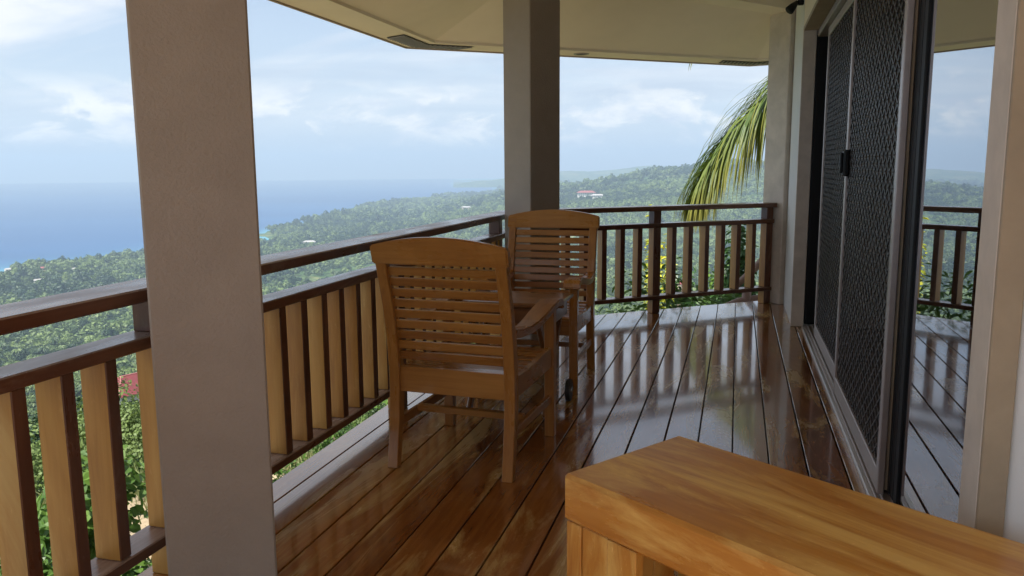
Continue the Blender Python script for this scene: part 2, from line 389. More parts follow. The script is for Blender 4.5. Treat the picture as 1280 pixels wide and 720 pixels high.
# dark room behind the doors
bm = bmesh.new()
bmesh.ops.create_cube(bm, size=1); bmesh.ops.scale(bm, vec=(4.4, 5.9, 2.72), verts=bm.verts); bmesh.ops.translate(bm, vec=(2.93, 4.6, 1.345), verts=bm.verts)
for f_ in [f_ for f_ in bm.faces if f_.calc_center_median().x < 1]: bm.faces.remove(f_)
from_bm('room_shell', bm, M_ROOM, house)

door = thing('sliding_door', 'sliding patio door with two diamond grille screens beside a mirror-like glass pane', 'sliding door', (DOORX, 0, 0))
ytop, ybot = HEAD-.04, .035
def rx(x): return x-DOORX
box('sill_track', (.13, 4.95, .022), (rx(.62), 4.31, .011), M_ALU, door, bev=.003)
box('sill_lip', (.022, 4.95, .020), (rx(.545), 4.31, .010), M_ALUL, door, bev=.003)
for xx in (.578, .612, .652): box('track_rail', (.006, 4.94, .012), (rx(xx), 4.31, .028), M_ALUL, door, bev=0)
box('head_track', (.13, 4.95, .05), (rx(.62), 4.31, ytop-.026), M_ALU, door, bev=.003)
box('side_frame', (.148, .05, ytop-.05), (rx(.63), 6.862, ytop/2), M_BLACK, door, bev=.003)
def grille(name, y0, y1, xx):
    s = thing_part = bpy.data.objects.new(name, None); s.empty_display_size = .1; s.location = (rx(xx), (y0+y1)/2, 0); link(s, door)
    wd, z0, z1 = y1-y0, .032, ytop-.055
    for sg in (-1, 1): box('stile', (.026, .048, z1-z0), (0, sg*(wd/2-.024), (z0+z1)/2), M_ALU, s, bev=.003)
    for zc in (z0+.045, z1-.03): box('crossbar', (.024, wd-.098, .09 if zc < 1 else .06), (0, 0, zc), M_ALU, s, bev=.003)
    # expanded-metal diamonds: crossing strips clipped to the frame
    V, F = [], []; W, Hh = wd-.094, z1-z0-.145; zb = z0+.088; cw, ch = .092, .064; th = .0042
    def strip(ya, za, yb, zb_):
        d = Vector((0, yb-ya, zb_-za)).normalized(); nn = Vector((0, -d.z, d.y))*th; q = len(V)
        for P, sx in ((Vector((0,ya,za)), 0), (Vector((0,yb,zb_)), 0)):
            for dx in (-.003, .003):
                for sg in (-1, 1): V.append(P+nn*sg+Vector((dx,0,0)))
        F.extend([(q,q+1,q+5,q+4), (q+2,q+6,q+7,q+3), (q,q+4,q+6,q+2), (q+1,q+3,q+7,q+5)])
    slope = ch/cw
    for sg in (-1, 1):
        k = -int((W*slope)/ch)-1
        while k*ch < Hh+W*slope:
            # line z = k*ch + sg*slope*y', clip to [0,Hh]
            pts = []
            zA = k*ch if sg > 0 else k*ch
            ya, yb = 0., W
            f0 = lambda y: zA+sg*slope*y
            lo, hi = (0-zA)/(sg*slope), (Hh-zA)/(sg*slope)
            ya, yb = max(0, min(lo,hi)), min(W, max(lo,hi))
            if yb-ya > .01: strip(ya-W/2, zb+f0(ya), yb-W/2, zb+f0(yb))
            k += 1
    tag(mk('diamond_grille', V, F, M_WIRE, s), kind='stuff')
    return s
g1 = grille('screen_panel', 4.86, 6.34, .600)
g2 = grille('screen_panel', 3.26, 4.78, .574)
hd = box('handle', (.03, .10, .14), (-.018, .70, 1.31), M_BLACK, g2, bev=.008)
box('handle_grip', (.016, .03, .11), (-.022, 0, 0), M_BLACK, hd, bev=.005)
# black meeting stiles and the big fixed pane
box('brown_stile', (.02, .085, ytop-.09), (rx(.594), 3.315, (ytop+.0)/2), M_TAN, door, bev=.003)
for i, yy in enumerate((3.26, 3.195, 3.135)):
    box('black_stile', (.012, .058, ytop-.09), (rx(.605+.001*i), yy, ytop/2), M_BLACK, door, bev=.004)
pane = box('glass_pane', (.006, 1.60, ytop-.12), (rx(.6125), 2.55, ytop/2+.01), M_GLASS, door, bev=0)
box('lower_pane_rail', (.03, 1.36, .035), (rx(.628), 2.44, .045), M_BLACK, door, bev=.003)
for yy in (5.15,):
    box('far_glass_stile', (.03, .05, ytop-.09), (rx(.652), 6.3, ytop/2), M_BLACK, door, bev=.003)

lamp = thing('wall_spotlight', 'small black spotlight fixed on the house wall beside the door head', 'spotlight', (WALL, 6.98, 2.51))
box('bracket', (.045, .05, .07), (-.0235, 0, .07), M_BLACK, lamp, bev=.006)
V, F = tube_vf([(-.05,0,.06), (-.085,-.03,.02), (-.11,-.05,-.01)], [.014,.03,.036], 12); mk('head', V, F, M_BLACK, lamp, smooth=True)

# ------------------------------------------------------------------ roof: eaves band, sloping soffit, beams
roof = thing('veranda_roof', 'cream painted roof underside with a flat eaves band and dark corner vents', 'roof', (0,0,0))
EZ = 2.362
def ring(d, rear=-.25, right=1.4):  # roof's rear edge cut short, out of view, to let sun onto the deck
    "veranda outline moved outward by d from the railing line: rear-left, corner, far corner, right end"
    c = C0 + np.array([-d, d*math.tan(A/2)])
    # far corner: where the far line turns a further 51.4 degrees
    f0 = np.array([.356, 8.05]) + np.array([-d*.62, d*.78])*1.0 + DF*d*math.tan(A/2)
    tt = (f0-c)@DF; f_ = c + DF*tt
    e2 = np.array([math.sin(2*A), math.cos(2*A)])
    return [np.array([-1.755-d, rear]), c, f_, f_+e2*4.0]
def strip_mesh(name, rings, mat, parent, closed_thick=None):
    V, F = [], []
    for pts, z in rings:
        for p in pts: V.append((p[0], p[1], z))
    n = len(rings[0][0])
    for i in range(len(rings)-1):
        for k in range(n-1): F.append((i*n+k, i*n+k+1, (i+1)*n+k+1, (i+1)*n+k))
    return mk(name, V, F, mat, parent)
OUT = ring(1.135)
BI = ring(.80)
strip_mesh('eaves_band', [(OUT, EZ), (BI, EZ)], M_CEIL, roof)
strip_mesh('fascia', [(OUT, EZ-.012), (OUT, EZ+.20)], M_FASC, roof)
OUT2 = ring(1.12); strip_mesh('fascia_lip', [(OUT, EZ-.012), (OUT2, EZ-.012), (OUT2, EZ+.001)], M_FASC, roof)
IN = ring(-.25)
strip_mesh('sloping_soffit', [(BI, EZ), (ring(.795), EZ+.022), (IN, EZ+.46)], M_CEIL, roof)
mk('ceiling', [(IN[0][0],IN[0][1],EZ+.46), (IN[1][0],IN[1][1],EZ+.46), (IN[2][0],IN[2][1],EZ+.46), (IN[3][0],IN[3][1],EZ+.46), (IN[3][0],-.25,EZ+.46)], [(0,1,2,3,4)], M_CEIL, roof)
mk('unseen_shade_slab', [(.1,-.25,EZ+.3), (4.2,-.25,EZ+.3), (4.2,-4.2,EZ+.3), (.1,-4.2,EZ+.3), (.1,-.25,EZ+.36), (4.2,-.25,EZ+.36), (4.2,-4.2,EZ+.36), (.1,-4.2,EZ+.36)], [(0,1,2,3), (7,6,5,4), (0,4,5,1), (1,5,6,2), (2,6,7,3), (3,7,4,0)], M_CEIL, roof)  # unseen slab added to keep sun off the slanted white wall
# roof sheet above keeps daylight out
RO = ring(1.135)
mk('roof_sheet', [(p[0],p[1],EZ+.20) for p in RO]+[(p[0],p[1],EZ+.9) for p in ring(-1.0)]+[(4.2,-.25,EZ+.9)], [(0,1,5,4), (1,2,6,5), (2,3,7,6), (4,5,6,7,8)], M_ROOFG, roof)
def beam(p, q, wdt, z0, z1):
    p, q = np.array(p), np.array(q); d = (q-p)/np.linalg.norm(q-p); n = np.array([d[1],-d[0]])*wdt/2
    return prism('beam', [tuple(p+n), tuple(p-n), tuple(q-n), tuple(q+n)], z0, z1, M_CEIL, roof)
beam((-1.455,5.80), tuple(far(2.80)), .24, 2.675, 2.99)
beam((-1.505,2.035), (-1.455,5.80), .24, 2.675, 2.985)
def chevron_vent(ci, a_len, b_len, d0, d1):
    "dark louvred vent lying in the eaves band round a corner"
    o, i_ = ring(d0), ring(d1)
    c_o, c_i = o[ci], i_[ci]
    da = (o[ci-1]-c_o); da /= np.linalg.norm(da); db = (o[ci+1]-c_o); db /= np.linalg.norm(db)
    z = EZ-.004
    v = bpy.data.objects.new('vent', None); v.empty_display_size = .05; link(v, roof)
    tag(v, 'dark louvred vent wrapped round the eaves corner')
    V = [(*(c_o+da*a_len), z), (*c_o, z), (*(c_o+db*b_len), z), (*(c_i+db*b_len), z), (*c_i, z), (*(c_i+da*a_len), z)]
    mk('vent_back', V, [(0,1,4,5), (1,2,3,4)], M_VENT, v)
    for dd, ll in ((da, a_len), (db, b_len)):
        n = int(ll/.045)
        for k in range(n):
            s = (k+.5)/n*ll; P, Q = c_o+dd*s, c_i+dd*s; mid = (P+Q)/2; ln = np.linalg.norm(P-Q)
            ang = math.atan2((Q-P)[1], (Q-P)[0])
            box('louvre', (ln*.92, .010, .008), (mid[0], mid[1], z-.006), M_ALU, v, (0,0,ang), bev=0)
chevron_vent(1, .55, .42, 1.06, .86)
chevron_vent(2, .42, .48, 1.06, .86)
dl = far(1.12, -.95)
rl = bpy.data.objects.new('downlight', None); rl.location = (dl[0], dl[1], EZ); rl.empty_display_size = .05; link(rl, roof)
V, F = [], []
for k in range(24):
    th = 2*math.pi*k/24
    for rr, z in ((.075,-.001), (.072,-.008), (.055,-.008), (.05,.0)): V.append((rr*math.cos(th), rr*math.sin(th), z))
for k in range(24):
    for j in range(3): F.append((k*4+j, ((k+1)%24)*4+j, ((k+1)%24)*4+j+1, k*4+j+1))
mk('rim', V, F, M_ALU, rl, smooth=True)
mk('lens', [(.052*math.cos(2*math.pi*k/24), .052*math.sin(2*math.pi*k/24), -.004) for k in range(24)], [tuple(range(24))], M_VENT, rl)

# ------------------------------------------------------------------ armchairs
def armchair(label):
    t = thing('garden_armchair', label, 'chair', group='slatted wooden armchairs')
    HW = .290                       # half width to the outer faces of the legs
    TH = .048
    # rear leg: kicks back at the foot, upright at the seat, leans back above it
    yc = [(-.335,0), (-.318,.10), (-.298,.22), (-.288,.34), (-.290,.45), (-.306,.58), (-.335,.72), (-.378,.87), (-.408,.970)]
    half = [.019,.021,.024,.027,.027,.025,.022,.020,.018]
    prof = [(y+h, z) for (y, z), h in zip(yc, half)] + [(y-h, z) for (y, z), h in list(zip(yc, half))[::-1]]
    for s in (-1, 1):
        x0, x1 = (HW-TH, HW) if s > 0 else (-HW, -HW+TH)
        extrude_profile('rear_leg', prof, x0, x1, W_CHAIR['z'], t)
        pf = [(.262,0), (.300,0), (.308,.30), (.306,.44), (.300,.628), (.258,.628), (.254,.44), (.256,.30)]
        extrude_profile('front_leg', pf, x0, x1, W_CHAIR['z'], t)
        xc = s*(HW-TH/2)
        # seat side apron with a gently dipped top edge
        ap = [(-.262,.335), (.255,.350), (.255,.447), (.10,.440), (-.08,.428), (-.262,.430)]
        extrude_profile('side_apron', ap, xc-.014, xc+.014, W_CHAIR['y'], t)
        box('side_stretcher', (.024, .54, .040), (xc, -.012, .190), W_CHAIR, t)
        # arm: low at the back, dipping, then sweeping up and over a rolled front end
        top = [(-.300,.640), (-.22,.628), (-.12,.622), (-.02,.630), (.10,.650), (.20,.668), (.28,.676), (.335,.672), (.362,.655), (.368,.630)]
        bot = [(.350,.618), (.335,.636), (.28,.643), (.20,.634), (.10,.614), (-.02,.594), (-.12,.586), (-.22,.592), (-.300,.602)]
        bmw = {-.300:.020}
        bm = bmesh.new(); A1, A2 = [], []
        def wdt(y): return .026+.022*min(1, max(0, (y+.30)/.35))
        for y, z in top+bot:
            A1.append(bm.verts.new((xc-wdt(y), y, z))); A2.append(bm.verts.new((xc+wdt(y), y, z)))
        n = len(A1)
        nt_ = len(top)
        for i in range(n): bm.faces.new((A1[i], A2[i], A2[(i+1) % n], A1[(i+1) % n]))
        for i in range(nt_-1):
            j0, j1 = n-1-i, n-2-i
            if j1 < nt_: j1 = nt_
            if j0 < nt_: j0 = nt_
            for S in (A1, A2):
                vs_ = []
                for v_ in (S[i], S[i+1], S[j1], S[j0]):
                    if v_ not in vs_: vs_.append(v_)
                if len(vs_) >= 3:
                    try: bm.faces.new(vs_)
                    except ValueError: pass
        bmesh.ops.recalc_face_normals(bm, faces=bm.faces)
        bmesh.ops.bevel(bm, geom=[e for e in bm.edges if len(e.link_faces) == 2 and e.calc_face_angle(0) > .9], offset=.005, segments=2, affect='EDGES')
        from_bm('arm', bm, W_CHAIR['y'], t)
    inner = 2*(HW-TH)
    box('rear_apron', (inner+.002, .026, .112), (0, -.290, .392), W_CHAIR, t)
    box('front_apron', (inner+.002, .026, .085), (0, .281, .385), W_CHAIR, t)
    box('cross_stretcher', (inner+.03, .034, .030), (0, -.10, .206), W_CHAIR, t)
    for k in range(7):
        y = -.225+k*.076; z = .430+(-.010*math.sin(math.pi*(k/6)))
        box('seat_slat', (inner+.028, .060, .016), (0, y, z), W_CHAIR, t)
    def back_y(z):
        return float(np.interp(z, [p[1] for p in yc], [p[0] for p in yc]))
    nsl = 9; z0, z1 = .475, .900
    for k in range(nsl):
        z = z0+(z1-z0)*(k+.5)/nsl
        dy = back_y(z+.02)-back_y(z-.02); tilt = math.atan2(-dy, .04)
        box('back_slat', (inner+.004, .014, .0365), (0, back_y(z)+.004, z), W_CHAIR, t, (tilt, 0, 0), bev=.002)
    # crest: arched board across the leg tops
    bm = bmesh.new(); V1 = []; nn = 16; hw2 = HW+.012
    rows = []
    for i in range(nn+1):
        x = -hw2+2*hw2*i/nn; zt = .985+.040*(1-(x/hw2)**2); zb = .908
        yb_, yt_ = back_y(zb), back_y(.970)-.012
        bow = -.010*(1-(x/hw2)**2)
        rows.append([bm.verts.new((x, yb_+.024+bow, zb)), bm.verts.new((x, yt_+.022+bow, zt)), bm.verts.new((x, yt_-.014+bow, zt)), bm.verts.new((x, yb_-.024+bow, zb))])
    for i in range(nn):
        for j in range(4): bm.faces.new((rows[i][j], rows[i][(j+1) % 4], rows[i+1][(j+1) % 4], rows[i+1][j]))
    bm.faces.new(rows[0]); bm.faces.new(rows[-1][::-1]); bmesh.ops.recalc_face_normals(bm, faces=bm.faces)
    bmesh.ops.bevel(bm, geom=[e for e in bm.edges if e.calc_face_angle(0) > .9], offset=.006, segments=2, affect='EDGES')
    from_bm('crest_rail', bm, W_CHAIR['x'], t)
    return t
ch1 = armchair('slatted wooden armchair with its back to the sideboard, nearest the broad column')
ch1.location = (-1.128, 3.455, 0); ch1.rotation_euler = (0, 0, R(-3.8))
ch2 = copy_tree(ch1); ch2['label'] = 'slatted wooden armchair facing the sideboard, standing in front of the corner column'
ch2.location = (-1.145, 4.745, 0); ch2.rotation_euler = (0, 0, R(180.5))

# ------------------------------------------------------------------ folding trolley table between the chairs
tb = thing('folding_table', 'small dark wooden table with crossed legs and a wheel between the two armchairs', 'table', (-1.13, 4.12, 0))
box('table_top', (.56, .40, .024), (0, 0, .602), W_TABLE, tb, bev=.006)
for s in (-1, 1): box('apron', (.50, .020, .085), (0, s*.165, .546), W_TABLE, tb)
for s in (-1, 1): box('apron', (.020, .308, .085), (s*.24, 0, .546), W_TABLE, tb)
for s in (-1, 1):
    x = s*.205
    for sg, xo in ((1, 0), (-1, .028)):
        L_ = .66; ang = math.atan2(.50, .38)
        o_ = box('crossed_leg', (.026, .62, .052), (x-s*xo, 0, .262), W_TABLE, tb, (sg*R(52), 0, 0), bev=.012)
box('stretcher', (.38, .026, .026), (0, 0, .262), W_TABLE, tb)
for s in (-1, 1):
    V, F = tube_vf([(s*.255-.012, .205, .062), (s*.255+.012, .205, .062)], .062, 20); wh = mk('wheel', V, F, M_DARKB, tb)
    V, F = tube_vf([(s*.255-.016, .205, .062), (s*.255+.016, .205, .062)], .016, 12); mk('hub', V, F, M_STEEL, wh)

# ------------------------------------------------------------------ sideboard in the foreground
BZ = .65; k_ = (EYE-BZ)/.7
bp = np.array([-.129, 2.092])*k_; ba = R(124.9)
bl, bw = 1.25, .388
bench = thing('wooden_sideboard', 'golden brown wooden sideboard with a thick worn top against the slanted white wall', 'sideboard', (bp[0], bp[1], 0), math.pi/2-ba)
# local x along the far edge (towards the wall), local -y towards the viewer
TT = .105
box('top_slab', (bl, bw, TT), (bl/2, -bw/2, BZ-TT/2), W_BENCH, bench, bev=.008)
hh = BZ-TT-.002
for i, (xa, xb) in enumerate(((.006,.050), (.052,.125), (.127,.205))):
    box('front_board', (xb-xa, .024, hh), ((xa+xb)/2, -bw+.018+.002*(i%2), hh/2), W_BENCH, bench, bev=.002)
for i, (xa, xb) in enumerate(((1.05,1.12), (1.122,1.195), (1.197,1.246))):
    box('front_board', (xb-xa, .024, hh), ((xa+xb)/2, -bw+.018+.002*(i%2), hh/2), W_BENCH, bench, bev=.002)
for i in range(4):
    ya = -bw+.038+i*.0785; box('end_board', (.022, .076, hh), (.018, ya+.038, hh/2), W_BENCH, bench, bev=.002)
    box('end_board', (.022, .076, hh), (bl-.018, ya+.038, hh/2), W_BENCH, bench, bev=.002)
box('back_panel', (bl-.06, .016, hh), (bl/2, -.022, hh/2), W_BENCH, bench, bev=.002)
box('shelf', (bl-.07, bw-.08, .022), (bl/2, -bw/2+.012, .12), W_BENCH, bench, bev=.002)

# ------------------------------------------------------------------ terrain
def vnoise(x, y, seed=0):
    "smooth value noise in numpy"
    xi, yi = np.floor(x).astype(np.int64), np.floor(y).astype(np.int64); xf, yf = x-xi, y-yi
    def h(a, b_):
        n = (a*374761393 + b_*668265263 + seed*974711) & 0x7fffffff
        n = ((n ^ (n >> 13))*1274126177) & 0x7fffffff
        return ((n ^ (n >> 16)) & 0xffff)/65535.
    u, v = xf*xf*(3-2*xf), yf*yf*(3-2*yf)
    return (h(xi,yi)*(1-u)+h(xi+1,yi)*u)*(1-v)+(h(xi,yi+1)*(1-u)+h(xi+1,yi+1)*u)*v
def fbm(x, y, octs=4, seed=0):
    s, a, tot = 0., 1., 0.
    for i in range(octs): s = s+a*(vnoise(x*2**i, y*2**i, seed+i)-.5); tot += a; a *= .5
    return s/tot*2
SEA = -178.
COAST = ([-180,-70,-48,-43.6,-39.5,-32.6,-29.8,-27.3,-26.5,-21.4,-16.5,-15.2,-9,60,180], [1300,1500,1660,1740,1890,2360,2690,3060,3550,4450,5750,12500,13000,14000,14000])
def land_z(x, y):
    r = np.hypot(x, y); az = np.degrees(np.arctan2(x, y))
    rc = np.interp(az, *COAST)*(1+.035*fbm(az*.35, az*0+3.3, 3, 5))
    Ls = np.interp(az, [-60,-45,-30,-20,-10,10,30], [430,450,520,600,560,520,420])
    depth = np.interp(az, [-60,-30,-18,-8,30], [172,170,162,150,150])
    z = -1.9-.02*r - depth*(1-np.exp(-np.maximum(r-9,0)/Ls))*(1-.02*r/ (r+1))
    z = np.where(r < 9, -1.9-.02*r, z)
    z = np.maximum(z, SEA+5+0*r)
    z = z + np.clip((r-60)/500, 0, 1)*(16*fbm(x/420, y/420, 4, 1)) + np.clip((r-15)/60, 0, 1)*2.5*fbm(x/60, y/60, 3, 9)
    def ridge(azs, els, R0, wn, wf, sd_, amp):
        el = np.interp(az, azs, els)
        top = R0*np.tan(np.radians(el)) + amp*fbm(az*.33+sd_, r/900., 4, sd_)
        wdt = np.where(r < R0, wn, wf); g = np.exp(-((r-R0)/wdt)**2)
        act = np.interp(az, [azs[0]-(.3 if R0 == 8000 else 3), azs[0], azs[-1], azs[-1]+8], [0,1,1,0])
        return top, g*act
    for azs, els, R0, wn, wf, sd_, amp in (
        ([-19,-16,-13,-10,-7.7,-5.5,-2.8,0,6,14,30], [-2.6,-2.2,-1.75,-1.38,-.98,-.55,-.28,-.15,-.10,-.1,-.3], 3000, 1150, 900, 21, 22),
        ([-20,-17,-14,-12,-10,-8,-6,-3,5], [-1.25,-.95,-.42,-.18,-.26,-.14,-.02,-.02,-.1], 7600, 1100, 900, 33, 34),
        ([-19.2,-18.5,-17.5,-16.2,-14], [-1.27,-1.15,-1.02,-.88,-.7], 8000, 330, 900, 44, 8)):
        top, g = ridge(azs, els, R0, wn, wf, sd_, amp)
        z = z*(1-g)+np.maximum(top, z)*g
    beyond = (rc-r)
    cape = (az > -19.6) & (az < -12) & (r > 7400)
    cap = SEA + np.where(beyond > 0, 3+beyond*.16, beyond*.08)
    z = np.where(cape, z, np.minimum(z, np.maximum(cap, SEA-60)))
    return z
azs = np.radians(np.concatenate([np.arange(-180,-66,4.), np.arange(-66,34,.22), np.arange(34,180.1,4.)]))
rs = np.concatenate([[0.01, 3, 6], np.geomspace(9, 11500, 300)])
AA, RR = np.meshgrid(azs, rs, indexing='ij'); X, Y = RR*np.sin(AA), RR*np.cos(AA); Z = land_z(X, Y)
na, nr = AA.shape
idx = np.arange(na*nr).reshape(na, nr)
Fq = np.stack([idx[:-1,:-1], idx[:-1,1:], idx[1:,1:], idx[1:,:-1]], -1).reshape(-1, 4)[:, ::-1]
def np_mesh(name, V, F, mat, smooth=True):
    me = bpy.data.meshes.new(name); V = np.asarray(V, np.float32); F = np.asarray(F, np.int32)
    me.vertices.add(len(V)); me.vertices.foreach_set('co', V.ravel()); k = F.shape[1]
    me.loops.add(F.size); me.loops.foreach_set('vertex_index', F.ravel()); me.polygons.add(len(F))
    me.polygons.foreach_set('loop_start', np.arange(0, F.size, k, dtype=np.int32))
    me.polygons.foreach_set('use_smooth', np.full(len(F), smooth)); me.update(calc_edges=True); me.materials.append(mat); return me
me = np_mesh('hillside', np.stack([X, Y, Z], -1).reshape(-1, 3), Fq, M_LAND)
land = bpy.data.objects.new('hillside_terrain', me); link(land); tag(land, kind='structure')
# sea: a disc out to the visible horizon
azs2 = np.radians(np.arange(-180, 180.1, 1.0)); rs2 = np.concatenate([[900], np.linspace(1300, 7000, 90), np.linspace(7400, 13300, 16)])
A2, R2 = np.meshgrid(azs2, rs2, indexing='ij'); V2 = np.stack([R2*np.sin(A2), R2*np.cos(A2), np.full_like(R2, SEA)], -1).reshape(-1, 3)
n2a, n2r = A2.shape; id2 = np.arange(n2a*n2r).reshape(n2a, n2r)
F2 = np.stack([id2[:-1,:-1], id2[:-1,1:], id2[1:,1:], id2[1:,:-1]], -1).reshape(-1, 4)[:, ::-1]
me = np_mesh('sea', V2, F2, M_SEA); sh = me.attributes.new('shallow', 'FLOAT', 'POINT')
zl = land_z(V2[:,0], V2[:,1]); sh.data.foreach_set('value', np.exp(-np.maximum(SEA-zl, 0)/7.).astype(np.float32)*.8)
sea = bpy.data.objects.new('sea_water', me); link(sea); tag(sea, kind='structure')

# ------------------------------------------------------------------ foliage templates
def leaf_quads(centers, normals, size, rg, flat=1.6):
    "small two-triangle leaf clumps, one quad each"
    n = len(centers); a = np.cross(normals, rg.normal(size=(n,3))); a /= np.linalg.norm(a, axis=1)[:,None]+1e-9
    b_ = np.cross(normals, a); s = (size*rg.uniform(.6, 1.3, n))[:,None]
    q = np.stack([centers-a*s, centers-b_*s/flat, centers+a*s, centers+b_*s/flat+normals*s*.3], 1)
    return q.reshape(-1, 3), np.arange(4*n).reshape(n, 4)
def crown_template(rg, n_leaf, lsize, n_blob=9, tall=1.):
    "uneven broadleaf crown of unit radius: lumps of leaf clumps with gaps between"
    bc = rg.normal(size=(n_blob,3)); bc /= np.linalg.norm(bc, axis=1)[:,None]; bc *= rg.uniform(.35,.68,(n_blob,1)); bc[:,2] = np.abs(bc[:,2])*tall*.9
    br = rg.uniform(.28,.50,n_blob)
    k = rg.integers(0, n_blob, n_leaf); d = rg.normal(size=(n_leaf,3)); d /= np.linalg.norm(d, axis=1)[:,None]; d[:,2] = np.where(d[:,2] < -.3, -d[:,2], d[:,2])
    c = bc[k]+d*(br[k]*rg.uniform(.72,1.06,n_leaf))[:,None]
    nrm = d+rg.normal(size=(n_leaf,3))*.35; nrm /= np.linalg.norm(nrm, axis=1)[:,None]
    V, F = leaf_quads(c, nrm, lsize, rg)
    return V, F
def palm_template(rg):
    V, F = [], []
    for k in range(11):
        a = 2*math.pi*k/11+rg.uniform(-.2,.2); up = rg.uniform(.1,.8); pts = []
        for s in np.linspace(0, 1, 6):
            pts.append(np.array([math.cos(a)*s, math.sin(a)*s, .15+up*s-1.05*s*s]))
        side = np.array([-math.sin(a), math.cos(a), 0])
        for i in range(5):
            for sg in (-1, 1):
                q = len(V); w0 = .16*math.sin(math.pi*min(.97, .12+.86*i/5)); w1 = .16*math.sin(math.pi*min(.97, .12+.86*(i+1)/5))
                V += [pts[i], pts[i+1], pts[i+1]+side*sg*w1-np.array([0,0,w1]), pts[i]+side*sg*w0-np.array([0,0,w0])]; F.append((q,q+1,q+2,q+3))
    # thin trunk
    q = len(V)
    for z, r_ in ((.15,.03), (-1.9,.04)):
        for k in range(5): V.append(np.array([r_*math.cos(k*1.2566), r_*math.sin(k*1.2566), z]))
    for k in range(5): F.append((q+k, q+(k+1)%5, q+5+(k+1)%5, q+5+k))
    return np.array(V), np.array(F)
_gn = None
def scatter_group():
    global _gn
    if _gn: return _gn
    g = bpy.data.node_groups.new('scatter_crowns', 'GeometryNodeTree'); _gn = g
    g.interface.new_socket('Geometry', in_out='INPUT', socket_type='NodeSocketGeometry'); g.interface.new_socket('Geometry', in_out='OUTPUT', socket_type='NodeSocketGeometry')
    gi, go = g.nodes.new('NodeGroupInput'), g.nodes.new('NodeGroupOutput')
    def na_(nm, typ):
        n = g.nodes.new('GeometryNodeInputNamedAttribute'); n.data_type = typ; n.inputs['Name'].default_value = nm; return n.outputs['Attribute']
    sp = g.nodes.new('GeometryNodeSeparateGeometry'); sp.domain = 'POINT'
    g.links.new(gi.outputs[0], sp.inputs['Geometry']); g.links.new(na_('is_pt', 'BOOLEAN'), sp.inputs['Selection'])
    ip = g.nodes.new('GeometryNodeInstanceOnPoints')
    g.links.new(sp.outputs['Selection'], ip.inputs['Points']); g.links.new(sp.outputs['Inverted'], ip.inputs['Instance'])
    g.links.new(na_('rot', 'FLOAT_VECTOR'), ip.inputs['Rotation']); g.links.new(na_('scl', 'FLOAT_VECTOR'), ip.inputs['Scale'])
    g.links.new(ip.outputs[0], go.inputs[0]); return g
def scatter(name, tmpl, P, scl, rotz, tint, mat, label, cat):
    V, F = tmpl; nt_, npt = len(V), len(P)
    me = bpy.data.meshes.new(name); allV = np.concatenate([V, P]).astype(np.float32)
    me.vertices.add(len(allV)); me.vertices.foreach_set('co', allV.ravel())
    F = np.asarray(F, np.int32); me.loops.add(F.size); me.loops.foreach_set('vertex_index', F.ravel()); me.polygons.add(len(F))
    me.polygons.foreach_set('loop_start', np.arange(0, F.size, 4, dtype=np.int32)); me.update(calc_edges=True); me.materials.append(mat)
    a = me.attributes.new('is_pt', 'BOOLEAN', 'POINT'); a.data.foreach_set('value', np.concatenate([np.zeros(nt_, bool), np.ones(npt, bool)]))
    a = me.attributes.new('scl', 'FLOAT_VECTOR', 'POINT'); a.data.foreach_set('vector', np.concatenate([np.ones((nt_,3)), scl]).astype(np.float32).ravel())
    a = me.attributes.new('rot', 'FLOAT_VECTOR', 'POINT'); rv_ = np.zeros((nt_+npt,3)); rv_[nt_:,2] = rotz; a.data.foreach_set('vector', rv_.astype(np.float32).ravel())
    a = me.attributes.new('tint', 'FLOAT', 'POINT'); a.data.foreach_set('value', np.concatenate([np.zeros(nt_), tint]).astype(np.float32))
    o = bpy.data.objects.new(name, me); link(o); md = o.modifiers.new('scatter', 'NODES'); md.node_group = scatter_group()
    return tag(o, label, cat, kind='stuff')
# building sites are kept clear of trees
def ray_hit(az, el):
    d = np.array([math.sin(R(az))*math.cos(R(el)), math.cos(R(az))*math.cos(R(el)), math.sin(R(el))])
    ts = np.geomspace(12, 11000, 4000); P = d[None]*ts[:,None]+np.array([0,0,EYE]); z = land_z(P[:,0], P[:,1])
    i = np.argmax(P[:,2] < z); return P[i] if P[i,2] < z[i] else None
def px(x, y):
    v = (m3 @ Vector(((x-640)/1010, (360-y)/1010, -1))).normalized()
    return math.degrees(math.atan2(v.x, v.y)), math.degrees(math.asin(v.z))
SITES = [  # pixel, width m, depth m, height m, wall, roof, label
 (12,340,13,9,5,'w','g','small white house among trees at the left shore'),
 (52,338,15,9,4.5,'c','r','cream house with a red roof on the wooded shore slope'),
 (92,340,13,8,5,'w','g','white house right of the red-roofed one, half hidden by trees'),
 (50,353,18,8,4,'w','g','long low white house below the red-roofed one'),
 (66,352,12,8,4,'c','g','low cream house below the red-roofed one'),
 (387,306,26,12,7,'w','g','white house in the forest beyond the near chair, standing alone'),
 (501,251,42,20,9,'w','g','white building on the headland skyline near the shore'),
 (540,252,34,18,9,'w','r','building with a red roof on the headland skyline'),
 (583,262,32,18,8,'c','g','cream building on the middle of the forested headland'),
 (611,244,44,20,9,'w','g','white building high on the headland beside the corner column'),
 (733,246,52,24,13,'w','r','large white hillside villa with a red roof and rows of windows'),
 (747,248,36,20,9,'w','g','white annexe joined below the hillside villa')]
houses = []
for (xx, yy, wd, dp, ht, wc, rcx, lab) in SITES:
    p = ray_hit(*px(xx, yy)); houses.append((p, wd, dp, ht, wc, rcx, lab))
ROOF_SITE = (160, 457)
pr = ray_hit(*px(*ROOF_SITE))
clear = [(h[0][0], h[0][1], h[1]*.8) for h in houses if h[0] is not None]
